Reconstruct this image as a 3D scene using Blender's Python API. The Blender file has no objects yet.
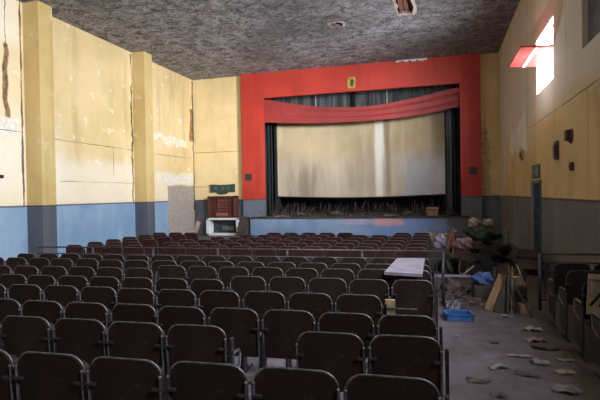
import bpy, bmesh, math, random
from mathutils import Vector, Matrix
random.seed(7)
PI = math.pi
sc = bpy.context.scene
COL = sc.collection
D, XL, XR, HC, YB = 22.0, -11.74, 2.47, 7.68, -5.0      # front wall, left wall, right wall, ceiling, back wall
EYE = 1.87

# ------------------------------------------------------------------ node helpers
class NT:
    def __init__(s, name):
        s.m = bpy.data.materials.new(name); s.m.use_nodes = True
        s.t = s.m.node_tree; s.n = s.t.nodes; s.l = s.t.links
        s.b = s.n['Principled BSDF']; s.out = s.n['Material Output']
        g = s.n.new('ShaderNodeNewGeometry'); s.pos = g.outputs['Position']
        x = s.n.new('ShaderNodeSeparateXYZ'); s.l.new(s.pos, x.inputs[0])
        s.x, s.y, s.z = x.outputs
    def _in(s, sock, v):
        if isinstance(v, (int, float)): sock.default_value = v
        elif isinstance(v, (tuple, list)): sock.default_value = (*v, 1)[:4] if len(sock.default_value) == 4 else v[:3]
        else: s.l.new(v, sock)
    def math(s, op, a, b=None, c=None, clamp=False):
        n = s.n.new('ShaderNodeMath'); n.operation = op; n.use_clamp = clamp
        s._in(n.inputs[0], a)
        if b is not None: s._in(n.inputs[1], b)
        if c is not None: s._in(n.inputs[2], c)
        return n.outputs[0]
    def mul(s, a, b): return s.math('MULTIPLY', a, b)
    def add(s, a, b): return s.math('ADD', a, b)
    def step(s, v, lo, hi, a=0., b=1.):
        n = s.n.new('ShaderNodeMapRange'); n.interpolation_type = 'SMOOTHSTEP'
        s._in(n.inputs[0], v); s._in(n.inputs[1], lo); s._in(n.inputs[2], hi); s._in(n.inputs[3], a); s._in(n.inputs[4], b)
        return n.outputs[0]
    def band(s, v, lo, hi, soft):
        return s.mul(s.step(v, lo-soft, lo+soft), s.step(v, hi-soft, hi+soft, 1., 0.))
    def mix(s, f, a, b):
        n = s.n.new('ShaderNodeMix'); n.data_type = 'RGBA'
        s._in(n.inputs[0], f); s._in(n.inputs[6], a); s._in(n.inputs[7], b)
        return n.outputs[2]
    def noise(s, scale, stretch=(1, 1, 1), detail=4, rough=.55, vec=None, off=(0, 0, 0), dist=0.):
        mp = s.n.new('ShaderNodeMapping'); s.l.new(vec or s.pos, mp.inputs[0])
        mp.inputs['Scale'].default_value = stretch; mp.inputs['Location'].default_value = off
        n = s.n.new('ShaderNodeTexNoise'); s.l.new(mp.outputs[0], n.inputs['Vector'])
        n.inputs['Scale'].default_value = scale; n.inputs['Detail'].default_value = detail
        n.inputs['Roughness'].default_value = rough; n.inputs['Distortion'].default_value = dist
        return n.outputs['Fac']
    def obj(s):
        c = s.n.new('ShaderNodeTexCoord'); return c.outputs['Object']
    def rnd(s):
        o = s.n.new('ShaderNodeObjectInfo'); return o.outputs['Random']
    def fin(s, col, rough=.8, metal=0., bump=None, strength=.3, dist=.02):
        s._in(s.b.inputs['Base Color'], col); s._in(s.b.inputs['Roughness'], rough); s._in(s.b.inputs['Metallic'], metal)
        if bump is not None:
            b = s.n.new('ShaderNodeBump'); s._in(b.inputs['Height'], bump)
            b.inputs['Strength'].default_value = strength; b.inputs['Distance'].default_value = dist
            s.l.new(b.outputs[0], s.b.inputs['Normal'])
        return s.m
def L(r, g, b):
    f = lambda c: (c/12.92 if c <= .04045 else ((c+.055)/1.055)**2.4)
    return (f(r/255), f(g/255), f(b/255))

def simple(name, c1, c2=None, scale=6., rough=.7, metal=0., stretch=(1, 1, 1), vary=0.):
    t = NT(name); c2 = c2 or tuple(v*.6 for v in c1)
    f = t.step(t.noise(scale, stretch, vec=t.obj()), .35, .68)
    c = t.mix(f, c1, c2)
    if vary: c = t.mix(t.mul(t.rnd(), vary), c, c2)
    return t.fin(c, rough, metal, bump=t.noise(scale*3, stretch, vec=t.obj()), strength=.15)

# wall paint: yellow above, a darker dado below, cracks, bare patches
def wall_mat(name, ax, yel, yel2, pale, dado, dado2, cracks=(), patches=(), pale_fn=None, dirt=.35, line=(.03, .035, .05), panels=()):
    t = NT(name)
    a = t.y if ax == 'y' else t.x
    n1 = t.noise(.55, detail=5); n2 = t.noise(2.6, detail=6, off=(3, 1, 7)); n3 = t.noise(7, detail=5, rough=.65)
    streak = t.noise(1.6, (1, 1, .12), detail=5, off=(9, 2, 0))
    up = t.mix(t.step(n1, .38, .64), yel, yel2)
    up = t.mix(t.mul(t.step(streak, .5, .75), dirt), up, tuple(v*.45 for v in yel2))
    up = t.mix(t.mul(t.step(n2, .6, .72), .55), up, pale)
    if pale_fn is not None:
        for (a0, a1, z0, z1, soft, amt) in pale_fn:
            m = t.mul(t.band(t.add(a, t.mul(t.add(n2, -.5), .8)), a0, a1, soft), t.band(t.add(t.z, t.mul(t.add(n1, -.5), .8)), z0, z1, soft))
            up = t.mix(t.mul(m, amt), up, pale)
    low = t.mix(t.step(n1, .35, .65), dado, dado2)
    low = t.mix(t.mul(t.step(streak, .48, .72), .35), low, tuple(min(1, v*1.5) for v in dado))
    low = t.mix(t.mul(t.step(n3, .6, .75), .35), low, tuple(v*.55 for v in dado2))
    zz = t.add(t.z, t.mul(t.add(n3, -.5), .03))
    col = t.mix(t.step(zz, 1.68, 1.70), low, up)
    col = t.mix(t.mul(t.band(zz, 1.655, 1.70, .012), .85), col, line)
    for (a0, a1, z0, z1, c1, c2, ragged) in patches:
        e = t.mul(t.add(t.noise(1.1, detail=5, rough=.6, off=(a0, z0, 1)), -.5), ragged*2)
        m = t.mul(t.band(t.add(a, e), a0, a1, .04), t.band(t.add(t.z, e), z0, z1, .04))
        col = t.mix(m, col, t.mix(t.step(n3, .35, .65), c1, c2))
    hgt = n3
    for (kind, p, q0, q1, w, amp) in cracks:
        wob = t.mul(t.add(t.noise(1.3, detail=6, rough=.7, off=(p, q0, 0)), -.5), amp)
        if kind == 'v': dlt, oth = t.add(t.add(a, -p), wob), t.z
        else: dlt, oth = t.add(t.add(t.z, -p), wob), a
        wid = t.mul(t.step(t.noise(1.1, detail=4, off=(q1, p, 3)), .3, .7, .35, 1.5), w)
        m = t.mul(t.math('LESS_THAN', t.math('ABSOLUTE', dlt), wid), t.band(oth, q0, q1, .03))
        col = t.mix(t.mul(m, .88), col, (.03, .022, .014))
    return t.fin(col, .85, bump=t.add(n2, t.mul(n3, .5)), strength=.25, dist=.03)

YEL, YEL2, PALE = L(228, 202, 154), L(208, 174, 118), L(240, 234, 222)
M = {}
M['wall_left'] = wall_mat('left wall paint', 'y', YEL, L(214, 190, 136), PALE, L(138, 162, 188), L(118, 146, 178),
    cracks=[('v', 11.03, 6.2, 7.7, .012, .2), ('v', 16.9, 1.7, 7.6, .04, .35), ('v', 21.93, 1.2, 7.6, .05, .25), ('h', 3.78, 12.3, 17.0, .009, .07),
            ('h', 2.45, 13.0, 17.0, .006, .04), ('h', 3.75, 17.6, 21.6, .009, .06), ('h', 3.85, 5, 11.6, .008, .08), ('v', 15.7, 2.7, 3.75, .01, .04), ('v', 11.55, 1.7, 7.7, .03, .1)],
    patches=[(19.45, 22.2, -.1, 2.4, L(168, 158, 150), L(148, 138, 130), .12), (19.0, 21.9, 2.45, 3.0, L(228, 224, 214), L(212, 204, 190), .5), (10.93, 11.12, 4.2, 6.3, L(150, 118, 84), L(96, 70, 46), .22), (10.85, 11.35, 3.75, 4.2, L(236, 232, 226), L(214, 206, 196), .3), (21.6, 22, 4.6, 6.2, L(170, 128, 90), L(110, 78, 52), .3), (17.9, 21.4, 4.3, 4.7, L(236, 230, 216), L(222, 206, 170), .9)],
    pale_fn=[(5, 13.2, 1.6, 4.2, .8, .6), (12.2, 17.2, 1.6, 3.2, .3, .55), (5, 11.5, 6.4, 7.8, .4, .6), (17.4, 20, 1.7, 3.0, .3, .4), (5, 11.6, 1.7, 7, .5, .25)])
M['pilaster'] = wall_mat('pilaster paint', 'y', L(208, 182, 126), L(194, 166, 108), L(222, 208, 172), L(90, 94, 106), L(76, 80, 92), dirt=.3)
M['wall_front'] = wall_mat('front wall paint', 'x', L(232, 208, 158), L(222, 196, 142), L(234, 222, 190), L(110, 116, 128), L(92, 98, 110),
    cracks=[('h', 4.05, -11.8, -9.2, .008, .04), ('h', 2.35, -11.7, -10.9, .012, .04)],
    patches=[(1.72, 2.15, 1.75, 4.6, L(206, 192, 160), L(176, 150, 104), .6)], dirt=.25)
M['wall_right'] = wall_mat('right wall paint', 'y', L(214, 186, 128), L(198, 168, 112), L(214, 208, 196), L(112, 110, 106), L(98, 96, 92),  # same dado paint, greyed: yellow bounce light is put into its colour
    cracks=[('h', 3.62, 5, 14.9, .009, .05), ('v', 15.2, 3.6, 7.6, .02, .2), ('v', 9.4, 1.7, 3.6, .008, .03), ('v', 10.8, 4.3, 7.6, .01, .04)],
    patches=[(15.4, 18.8, 3.1, 4.0, L(232, 228, 220), L(214, 206, 190), .7), (20.0, 22.1, 1.75, 4.4, L(222, 212, 190), L(196, 174, 130), .8)],
    pale_fn=[(14, 22, 3.6, 7.7, .6, .65), (5, 14, 3.75, 7.9, .3, .8)], dirt=.4)

def ceiling_mat():
    t = NT('fibrous acoustic ceiling')
    a = t.noise(3.0, (.85, 1, 1), detail=10, rough=.8, dist=.9)
    b = t.noise(15, (.7, 1, 1), detail=6, rough=.8, off=(4, 9, 0), dist=.5)
    c = t.noise(.22, detail=3)
    f = t.add(t.mul(a, .6), t.mul(b, .5))
    col = t.mix(t.step(f, .44, .68), L(56, 52, 52), L(220, 217, 224))
    col = t.mix(t.mul(t.step(c, .4, .62), .6), col, L(84, 77, 76))
    return t.fin(col, .95, bump=t.add(a, b), strength=.9, dist=.12)
M['ceiling'] = ceiling_mat()

def floor_mat():
    t = NT('dusty concrete floor')
    a = t.noise(.8, detail=6); b = t.noise(5, detail=7, rough=.7, off=(2, 7, 0)); c = t.noise(18, detail=4, rough=.7)
    col = t.mix(t.step(a, .35, .65), L(98, 90, 98), L(78, 71, 76))
    col = t.mix(t.mul(t.step(b, .52, .68), .6), col, L(64, 56, 56))
    col = t.mix(t.mul(t.step(c, .62, .74), .5), col, L(136, 130, 134))
    d2 = t.noise(1.7, detail=7, rough=.7, off=(8, 3, 0))
    col = t.mix(t.mul(t.step(d2, .5, .62), .55), col, L(66, 56, 56))
    col = t.mix(t.mul(t.step(d2, .47, .36), .4), col, L(118, 114, 126))
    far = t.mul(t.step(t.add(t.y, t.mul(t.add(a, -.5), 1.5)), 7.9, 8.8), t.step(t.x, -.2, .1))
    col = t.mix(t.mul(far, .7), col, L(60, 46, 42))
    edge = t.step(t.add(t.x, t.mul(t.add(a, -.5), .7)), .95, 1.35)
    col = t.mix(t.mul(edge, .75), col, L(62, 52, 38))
    return t.fin(col, .75, bump=t.add(b, t.mul(c, .5)), strength=.35, dist=.02)
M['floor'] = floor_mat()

def stage_mat():
    t = NT('worn blue stage front')
    a = t.noise(.8, detail=5); b = t.noise(4, (1, 1, 1.5), detail=6, rough=.65); s_ = t.noise(1.2, (1, 1, .2), detail=4, off=(5, 0, 0))
    col = t.mix(t.step(a, .35, .65), L(132, 152, 180), L(108, 130, 160))
    col = t.mix(t.mul(t.step(s_, .45, .7), .5), col, L(120, 150, 200))
    rgt = t.mul(t.step(t.x, -4.2, -1.8), t.step(t.x, -.7, .4, 1., 0.)); col = t.mix(t.mul(rgt, .5), col, L(120, 150, 214))
    e = t.mul(t.add(b, -.5), .9)
    m = t.mul(t.band(t.add(t.x, e), -2.75, -1.5, .12), t.band(t.add(t.z, t.mul(e, .5)), .47, .82, .06))
    col = t.mix(t.mul(m, .85), col, L(206, 150, 150))
    m2 = t.mul(t.band(t.add(t.x, e), -4.3, -2.6, .3), t.band(t.add(t.z, t.mul(e, .5)), .5, .8, .06))
    col = t.mix(t.mul(m2, .35), col, L(190, 160, 170))
    m3 = t.mul(t.step(t.add(t.x, e), .25, .5), 1.)
    col = t.mix(t.mul(m3, .7), col, L(96, 84, 80))
    return t.fin(col, .7, bump=b, strength=.15)
M['stage_front'] = stage_mat()

def screen_mat():
    t = NT('stained cinema screen')
    a = t.noise(.45, detail=5, off=(1, 0, 4)); s_ = t.noise(1.5, (1, 1, .1), detail=5, rough=.6); s2 = t.noise(.55, (1, 1, .16), detail=5, off=(7, 0, 0)); f = t.noise(5, detail=5, rough=.7)
    col = t.mix(t.step(a, .36, .64), L(192, 172, 138), L(174, 154, 122))
    lo = t.step(t.add(t.z, t.mul(t.add(s2, -.5), 2.2)), 4.1, 2.9)
    lo = t.step(t.add(t.z, t.mul(t.add(s2, -.5), 1.2)), 3.0, 4.1, 1., 0.)
    col = t.mix(t.mul(lo, .6), col, L(188, 176, 162))
    col = t.mix(t.mul(t.step(s_, .5, .72), .55), col, L(222, 206, 172))
    col = t.mix(t.mul(t.mul(t.step(s2, .5, .64), lo), .7), col, L(120, 104, 88))
    blue = t.mul(t.step(t.add(t.x, t.mul(t.add(a, -.5), 1.5)), -2.0, -1.0), t.step(t.add(t.z, t.mul(t.add(a, -.5), 3)), 3.2, 4.3, 1., 0.))
    col = t.mix(t.mul(blue, .75), col, L(186, 186, 192))
    dk = t.mul(t.band(t.add(t.x, t.mul(t.add(f, -.5), .5)), -3.9, -2.9, .35), t.band(t.z, 1.8, 4.3, .8)); col = t.mix(t.mul(dk, .4), col, L(136, 118, 100))
    dk2 = t.mul(t.band(t.add(t.x, t.mul(t.add(s_, -.5), .4)), -2.45, -2.2, .12), t.band(t.z, 1.8, 5.4, .3)); col = t.mix(t.mul(dk2, .6), col, L(120, 104, 90))
    wh = t.band(t.add(t.x, t.mul(t.add(s_, -.5), .5)), -2.9, -2.55, .08); col = t.mix(t.mul(wh, .85), col, L(232, 226, 218))
    dk3 = t.mul(t.band(t.add(t.x, t.mul(t.add(s_, -.5), .6)), -.25, .4, .2), t.step(t.z, 2.4, 4.6)); col = t.mix(t.mul(dk3, .7), col, L(112, 92, 72))
    col = t.mix(t.mul(t.step(f, .58, .74), .3), col, L(140, 124, 104))
    return t.fin(col, .8, bump=f, strength=.1)
M['screen'] = screen_mat()

def seat_mat(name, c1, c2, rough=.5):
    t = NT(name)
    n = t.noise(5, (1, 1, .5), vec=t.obj(), detail=5); n2 = t.noise(26, vec=t.obj(), detail=3)
    c = t.mix(t.step(n, .35, .68), c1, c2)
    c = t.mix(t.mul(t.rnd(), .45), c, tuple(v*.5 for v in c2))
    c = t.mix(t.mul(t.step(n2, .64, .75), .25), c, L(120, 100, 90))
    t.b.inputs['Specular IOR Level'].default_value = .2
    return t.fin(c, rough, bump=n2, strength=.08, dist=.005)
M['seat_back'] = seat_mat('dark maroon seat panel', L(46, 31, 29), L(33, 24, 23))
M['seat_red'] = seat_mat('faded red brown seat panel', L(62, 34, 32), L(44, 26, 25))
M['seat_pad'] = seat_mat('dark seat pad', L(36, 24, 24), L(26, 20, 20), .6)
M['seat_dark'] = seat_mat('dusty dark seat panel', L(40, 34, 33), L(30, 27, 27), .6)
M['edge_metal'] = simple('worn metal edge', L(108, 104, 108), L(62, 57, 60), 20, .42, .35, vary=.4)
M['iron'] = simple('painted iron', L(58, 58, 64), L(38, 36, 40), 20, .5, .4)
M['arm_wood'] = simple('worn arm rest', L(150, 128, 104), L(96, 78, 62), 12, .55)
M['arm_metal'] = simple('grey arm metal', L(150, 152, 162), L(96, 98, 108), 14, .4, .5)
M['red'] = None
def red_mat(name, c1, c2, dark):
    t = NT(name); a = t.noise(.6, detail=5); s_ = t.noise(2, (1, 1, .15), detail=5); f = t.noise(9, detail=4)
    col = t.mix(t.step(a, .35, .66), c1, c2); col = t.mix(t.mul(t.step(s_, .5, .75), .4), col, dark)
    return t.fin(col, .6, bump=f, strength=.1)
M['red'] = red_mat('red proscenium paint', L(188, 58, 44), L(172, 48, 38), L(134, 36, 30))
M['valance'] = red_mat('faded red cloth', L(158, 56, 54), L(136, 46, 46), L(112, 38, 40))
M['black'] = simple('black drape', L(34, 34, 38), L(22, 22, 26), 3, .9, stretch=(1, 1, .2))
M['grey_drape'] = simple('grey streaked drape', L(96, 98, 100), L(52, 52, 54), 3, .9, stretch=(2, 1, .15))
M['dark_wood'] = simple('dark stage boards', L(70, 60, 54), L(46, 40, 38), 3, .8)
M['dark_hall'] = simple('dark stage house', L(60, 56, 54), L(40, 38, 38), 1, .9)
M['brown_wood'] = simple('red brown cabinet wood', L(96, 50, 42), L(72, 38, 34), 5, .5, stretch=(1, 1, .3))
M['brown_light'] = simple('lighter slat wood', L(150, 92, 76), L(120, 70, 58), 8, .5)
M['white_paint'] = simple('white paint', L(226, 228, 230), L(204, 206, 208), 5, .5)
M['dark_inside'] = simple('dark interior', L(52, 58, 64), L(38, 42, 46), 4, .7)
M['grey_panel'] = simple('grey vent panel', L(110, 112, 104), L(84, 86, 80), 9, .6)
M['green_plaque'] = simple('green black plaque', L(56, 76, 66), L(38, 50, 48), 14, .5)
M['plaque_pale'] = simple('pale green mark', L(130, 146, 130), L(90, 104, 96), 20, .6)
M['gold'] = simple('dull gold', L(206, 172, 84), L(150, 116, 50), 14, .4, .3)
M['dark_plaque'] = simple('dark grey plaque', L(74, 56, 56), L(50, 40, 42), 16, .6)
M['door_dark'] = simple('blue black door', L(38, 52, 62), L(26, 36, 44), 4, .5)
M['door_jamb'] = simple('blue grey jamb', L(92, 110, 122), L(70, 84, 96), 5, .6)
M['boarded'] = simple('grey boarded window', L(104, 98, 104), L(78, 74, 80), 2, .8)
M['blue_plastic'] = simple('blue foam plastic', L(48, 98, 156), L(34, 76, 130), 5, .5)
M['blue_cloth'] = simple('blue cloth', L(66, 98, 150), L(46, 70, 116), 8, .8)
M['white_board'] = simple('dusty white board', L(134, 130, 146), L(116, 112, 126), 5, .6)
M['paper'] = simple('crumpled white paper', L(146, 139, 143), L(104, 96, 98), 9, .8, vary=.5)
M['card'] = simple('brown cardboard', L(164, 132, 104), L(126, 98, 76), 7, .85, vary=.3)
M['tan_board'] = simple('tan wooden board', L(140, 112, 80), L(108, 82, 58), 5, .7, stretch=(3, 3, .4))
M['green_board'] = simple('dark green grey board', L(52, 56, 48), L(36, 40, 34), 5, .7)
M['stick'] = simple('old wood stick', L(150, 124, 96), L(96, 76, 58), 10, .8)
M['dark_stick'] = simple('dark wood stick', L(80, 66, 56), L(54, 44, 40), 10, .8)
M['red_bag'] = simple('dull red bag', L(110, 40, 48), L(80, 28, 36), 6, .6)
M['pink_cloth'] = simple('pale pink cloth', L(138, 104, 112), L(100, 72, 80), 6, .8)
M['sack'] = simple('pale sack', L(160, 140, 124), L(122, 102, 90), 6, .85)
M['green_tarp'] = simple('green tarpaulin', L(40, 62, 46), L(28, 44, 34), 3, .6)
M['rubble'] = simple('plaster rubble', L(92, 80, 78), L(44, 36, 36), 9, .9)
M['rail'] = simple('grey rail paint', L(66, 66, 76), L(44, 44, 50), 12, .5, .3)
M['crate'] = simple('beige plastic', L(140, 126, 106), L(112, 98, 80), 6, .6)
M['lath'] = simple('bare lath wood', L(130, 84, 68), L(88, 54, 44), 8, .8, stretch=(6, .6, 1))
M['plaster_edge'] = simple('broken plaster edge', L(196, 172, 160), L(160, 138, 128), 9, .9)
M['void'] = simple('black void', L(12, 10, 10), L(6, 5, 5), 3, .95)
t = NT('red shutter paint')
f_ = t.noise(4, detail=4)
t.fin(t.mix(t.step(f_, .4, .65), L(136, 48, 46), L(150, 74, 70)), .5)
tr = t.n.new('ShaderNodeBsdfTranslucent'); tr.inputs[0].default_value = (*L(150, 70, 68), 1)
ms = t.n.new('ShaderNodeMixShader'); ms.inputs[0].default_value = .5
t.l.new(t.b.outputs[0], ms.inputs[1]); t.l.new(tr.outputs[0], ms.inputs[2]); t.l.new(ms.outputs[0], t.out.inputs[0])
M['shutter'] = t.m

# ------------------------------------------------------------------ mesh helpers
def add_box(bm, x0, x1, y0, y1, z0, z1, bev=0., rot=None, loc=None):
    m = Matrix.Translation(((x0+x1)/2, (y0+y1)/2, (z0+z1)/2)) @ Matrix.Diagonal((abs(x1-x0), abs(y1-y0), abs(z1-z0), 1))
    g = bmesh.ops.create_cube(bm, size=1, matrix=m)
    vs = g['verts']
    if bev:
        es = list({e for v in vs for e in v.link_edges})
        r = bmesh.ops.bevel(bm, geom=es, offset=bev, segments=2, affect='EDGES', profile=.5)
        vs = list({v for f in r['faces'] for v in f.verts} | {v for v in vs if v.is_valid})
    if rot is not None or loc is not None:
        mm = Matrix.Translation(loc or (0, 0, 0)) @ (rot.to_4x4() if rot is not None else Matrix())
        bmesh.ops.transform(bm, matrix=mm, verts=[v for v in vs if v.is_valid])
    return vs
def add_tube(bm, pts, r, sides=6, closed=False):
    pts = [Vector(p) for p in pts]; n = len(pts); rings = []
    up0 = None
    for i, p in enumerate(pts):
        a = pts[i-1] if i > 0 else (pts[-1] if closed else p); b = pts[i+1] if i < n-1 else (pts[0] if closed else p)
        d = (b-a).normalized()
        if up0 is None or abs(d.dot(up0)) > .98:
            up0 = Vector((0, 1, 0)) if abs(d.y) < .9 else Vector((1, 0, 0))
        u = (up0-d*up0.dot(d)).normalized(); v = d.cross(u); up0 = u
        rr = r[i] if isinstance(r, (list, tuple)) else r
        rings.append([bm.verts.new(p+u*math.cos(2*PI*k/sides)*rr+v*math.sin(2*PI*k/sides)*rr) for k in range(sides)])
    m = n if closed else n-1
    for i in range(m):
        A, B = rings[i], rings[(i+1) % n]
        for k in range(sides): bm.faces.new((A[k], A[(k+1) % sides], B[(k+1) % sides], B[k]))
    if not closed: bm.faces.new(rings[0][::-1]); bm.faces.new(rings[-1])
def add_prism(bm, outline, y0, y1, shift=lambda x, z: 0.):
    A = [bm.verts.new((x, y0+shift(x, z), z)) for x, z in outline]; B = [bm.verts.new((x, y1+shift(x, z), z)) for x, z in outline]
    n = len(outline)
    bm.faces.new(A); bm.faces.new(B[::-1])
    for i in range(n): bm.faces.new((A[(i+1) % n], A[i], B[i], B[(i+1) % n]))
def rrect(w, z0, z1, rt, rb, k=5):
    o = []
    for cx, cz, r, a0 in ((w-rt, z1-rt, rt, 0), (-w+rt, z1-rt, rt, 90), (-w+rb, z0+rb, rb, 180), (w-rb, z0+rb, rb, 270)):
        for i in range(k+1):
            a = math.radians(a0+90*i/k); o.append((cx+r*math.cos(a), cz+r*math.sin(a)))
    return o
def obj(name, bm, mat, parent=None, smooth=False, loc=None):
    if smooth:
        for f in bm.faces: f.smooth = True
    bmesh.ops.recalc_face_normals(bm, faces=bm.faces)
    me = bpy.data.meshes.new(name); bm.to_mesh(me); bm.free()
    me.materials.append(M[mat] if isinstance(mat, str) else mat)
    o = bpy.data.objects.new(name, me); COL.objects.link(o)
    if parent is not None: o.parent = parent
    if loc is not None: o.location = loc
    return o
def tag(o, label, cat, group=None, kind=None):
    o['label'] = label; o['category'] = cat
    if group: o['group'] = group
    if kind: o['kind'] = kind
    return o
def thing(name, label, cat, loc=(0, 0, 0), rz=0., group=None):
    o = bpy.data.objects.new(name, None); COL.objects.link(o); o.location = loc; o.rotation_euler = (0, 0, rz)
    o.empty_display_size = .1
    return tag(o, label, cat, group)
def struct(name, bm, mat, label, cat, parent=None):
    o = obj(name, bm, mat, parent); o['kind'] = 'structure'
    if parent is None: tag(o, label, cat)
    return o
def BM(): return bmesh.new()
def box(*a, **k):
    b = BM(); add_box(b, *a, **k); return b
def tubes(*ts):
    b = BM()
    for pts, r in ts: add_tube(b, pts, r)
    return b
def copy_thing(root):
    r = root.copy(); COL.objects.link(r)
    for ch in root.children:
        c = ch.copy(); COL.objects.link(c); c.parent = r; c.matrix_parent_inverse = ch.matrix_parent_inverse.copy()
        for g in ch.children:
            d = g.copy(); COL.objects.link(d); d.parent = c
    return r

# ------------------------------------------------------------------ the setting
def wall_cells(bm, ax, p0, p1, s0, s1, z0, z1, holes):
    ss = sorted({s0, s1, *[h[0] for h in holes], *[h[1] for h in holes]}); zs = sorted({z0, z1, *[h[2] for h in holes], *[h[3] for h in holes]})
    for i in range(len(ss)-1):
        for j in range(len(zs)-1):
            cs, cz = (ss[i]+ss[i+1])/2, (zs[j]+zs[j+1])/2
            if any(h[0] < cs < h[1] and h[2] < cz < h[3] for h in holes): continue
            if ax == 'y': add_box(bm, p0, p1, ss[i], ss[i+1], zs[j], zs[j+1])
            else: add_box(bm, ss[i], ss[i+1], p0, p1, zs[j], zs[j+1])
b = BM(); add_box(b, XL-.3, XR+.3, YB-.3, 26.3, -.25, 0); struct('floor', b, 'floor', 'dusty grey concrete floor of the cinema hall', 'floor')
b = BM(); wall_cells(b, 'y', XL-.3, XL, YB, D, 0, HC, []); struct('wall_left', b, 'wall_left', 'long left wall, yellow paint above a blue band', 'wall')
WIN = (11.9, 13.78, 4.35, 5.7)
DOOR = (13.42, 14.66, 0, 2.12)
holes_r = [WIN, (7.8, 9.68, 4.35, 5.7), DOOR, (3.8, 5.7, 4.35, 5.7), (-.2, 1.7, 4.35, 5.7)]
b = BM(); wall_cells(b, 'y', XR, XR+.3, YB, D, 0, HC, holes_r); struct('wall_right', b, 'wall_right', 'stained right wall, ochre above a grey band', 'wall')
b = BM(); wall_cells(b, 'x', D, D+.3, XL, XR, 0, HC, [(-8.1, .96, .5, 6.6)]); struct('wall_front', b, 'wall_front', 'yellow front wall around the stage opening', 'wall')
b = BM(); wall_cells(b, 'x', YB-.3, YB, XL, XR, 0, HC, []); struct('wall_back', b, 'wall_front', 'back wall behind the seats', 'wall')
# ceiling with two torn holes
b = BM()
H1, H2 = (-3.52, -3.04, 16.25, 16.7), (-1.2, -.66, 14.7, 16.25)
xs = sorted({XL-.3, XR+.3, H1[0], H1[1], H2[0], H2[1]}); ys = sorted({YB-.3, D+.3, *H1[2:], *H2[2:]})
for i in range(len(xs)-1):
    for j in range(len(ys)-1):
        cx, cy = (xs[i]+xs[i+1])/2, (ys[j]+ys[j+1])/2
        if any(h[0] < cx < h[1] and h[2] < cy < h[3] for h in (H1, H2)): continue
        add_box(b, xs[i], xs[i+1], ys[j], ys[j+1], HC, HC+.12)
ceil = struct('ceiling', b, 'ceiling', 'dark mottled fibre ceiling with torn holes', 'ceiling')
def ragged_rim(h, seed):
    rs = random.Random(seed); b = BM(); n = 26
    cx, cy, wx, wy = (h[0]+h[1])/2, (h[2]+h[3])/2, (h[1]-h[0])/2, (h[3]-h[2])/2
    inn, out = [], []
    for k in range(n):
        a = 2*PI*k/n; c, s = math.cos(a), math.sin(a); q = 1/max(abs(c), abs(s))
        ri = rs.uniform(.72, .98); ro = rs.uniform(1.08, 1.25)
        inn.append(b.verts.new((cx+wx*c*q*ri, cy+wy*s*q*ri, HC-.012))); out.append(b.verts.new((cx+(wx*c*q)*ro, cy+(wy*s*q)*ro, HC-.004)))
    for k in range(n):
        j = (k+1) % n; b.faces.new((inn[k], inn[j], out[j], out[k]))
    return b
for h, sd in ((H1, 3), (H2, 5)):
    r_ = obj('plaster_rim', ragged_rim(h, sd), 'plaster_edge', ceil); r_['kind'] = 'structure'
    b = BM(); add_box(b, h[0]-.1, h[1]+.1, h[2]-.1, h[3]+.1, HC+.5, HC+.55)  # black box added over each hole, closed to keep sky light out
    for q4 in ((h[0]-.1, h[0]-.06, h[2]-.1, h[3]+.1), (h[1]+.06, h[1]+.1, h[2]-.1, h[3]+.1), (h[0]-.1, h[1]+.1, h[2]-.1, h[2]-.06), (h[0]-.1, h[1]+.1, h[3]+.06, h[3]+.1)): add_box(b, *q4, HC+.1, HC+.5)
    r_ = obj('attic_boards', b, 'void', ceil); r_['kind'] = 'structure'
    b = BM()
    xx = h[0]+.06
    for k in range(2 if h is H1 else 3):
        add_box(b, xx, xx+(.1 if h is H1 else .13), h[2]-.05, h[3]+.05, HC+.1, HC+.16); xx += .24 if h is H1 else .16
    r_ = obj('lath', b, 'lath', ceil); r_['kind'] = 'structure'
b = BM(); rs = random.Random(9)
for k in range(12):
    x = -1.75+k*.11; hh = rs.uniform(.03, .16); add_prism(b, [(x, 7.66), (x+.13, 7.66), (x+.11, 7.66-hh), (x+.02, 7.66-hh*rs.uniform(.3, 1))], 21.7, 21.79)
r_ = obj('plaster_rim', b, 'white_paint', ceil); r_['kind'] = 'structure'
# pilasters
for i, (y0, y1, w) in enumerate(((11.66, 12.2, .56), (16.98, 17.52, .56))):
    struct('pilaster', box(XL, XL+w, y0, y1, 0, HC), 'pilaster',
           ['yellow pilaster on the left wall nearest the camera', 'yellow pilaster on the left wall nearer the stage'][i], 'pilaster')
# proscenium
b = BM()
add_box(b, -9.06, -8.44, 21.75, D, 1.69, HC); add_box(b, 1.06, 1.74, 21.75, D, 1.69, HC)
add_box(b, -8.44, 1.06, 21.82, D, 6.5, HC)
add_box(b, -8.44, -8.08, 21.82, 22.3, 1.69, 6.5); add_box(b, .92, 1.06, 21.82, 22.3, 1.69, 6.5)
struct('proscenium_arch', b, 'red', 'bright red painted arch framing the cinema screen', 'arch')
b = BM()
add_box(b, -9.06, -8.44, 21.77, D, 0, 1.69); add_box(b, 1.06, 1.74, 21.77, D, 0, 1.69); add_box(b, -8.44, -8.08, 21.84, 22.3, .86, 1.69); add_box(b, .92, 1.06, 21.84, 22.3, .86, 1.69)
struct('trim_1', b, 'wall_front', 'grey blue painted feet of the red arch', 'plinth')
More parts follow.
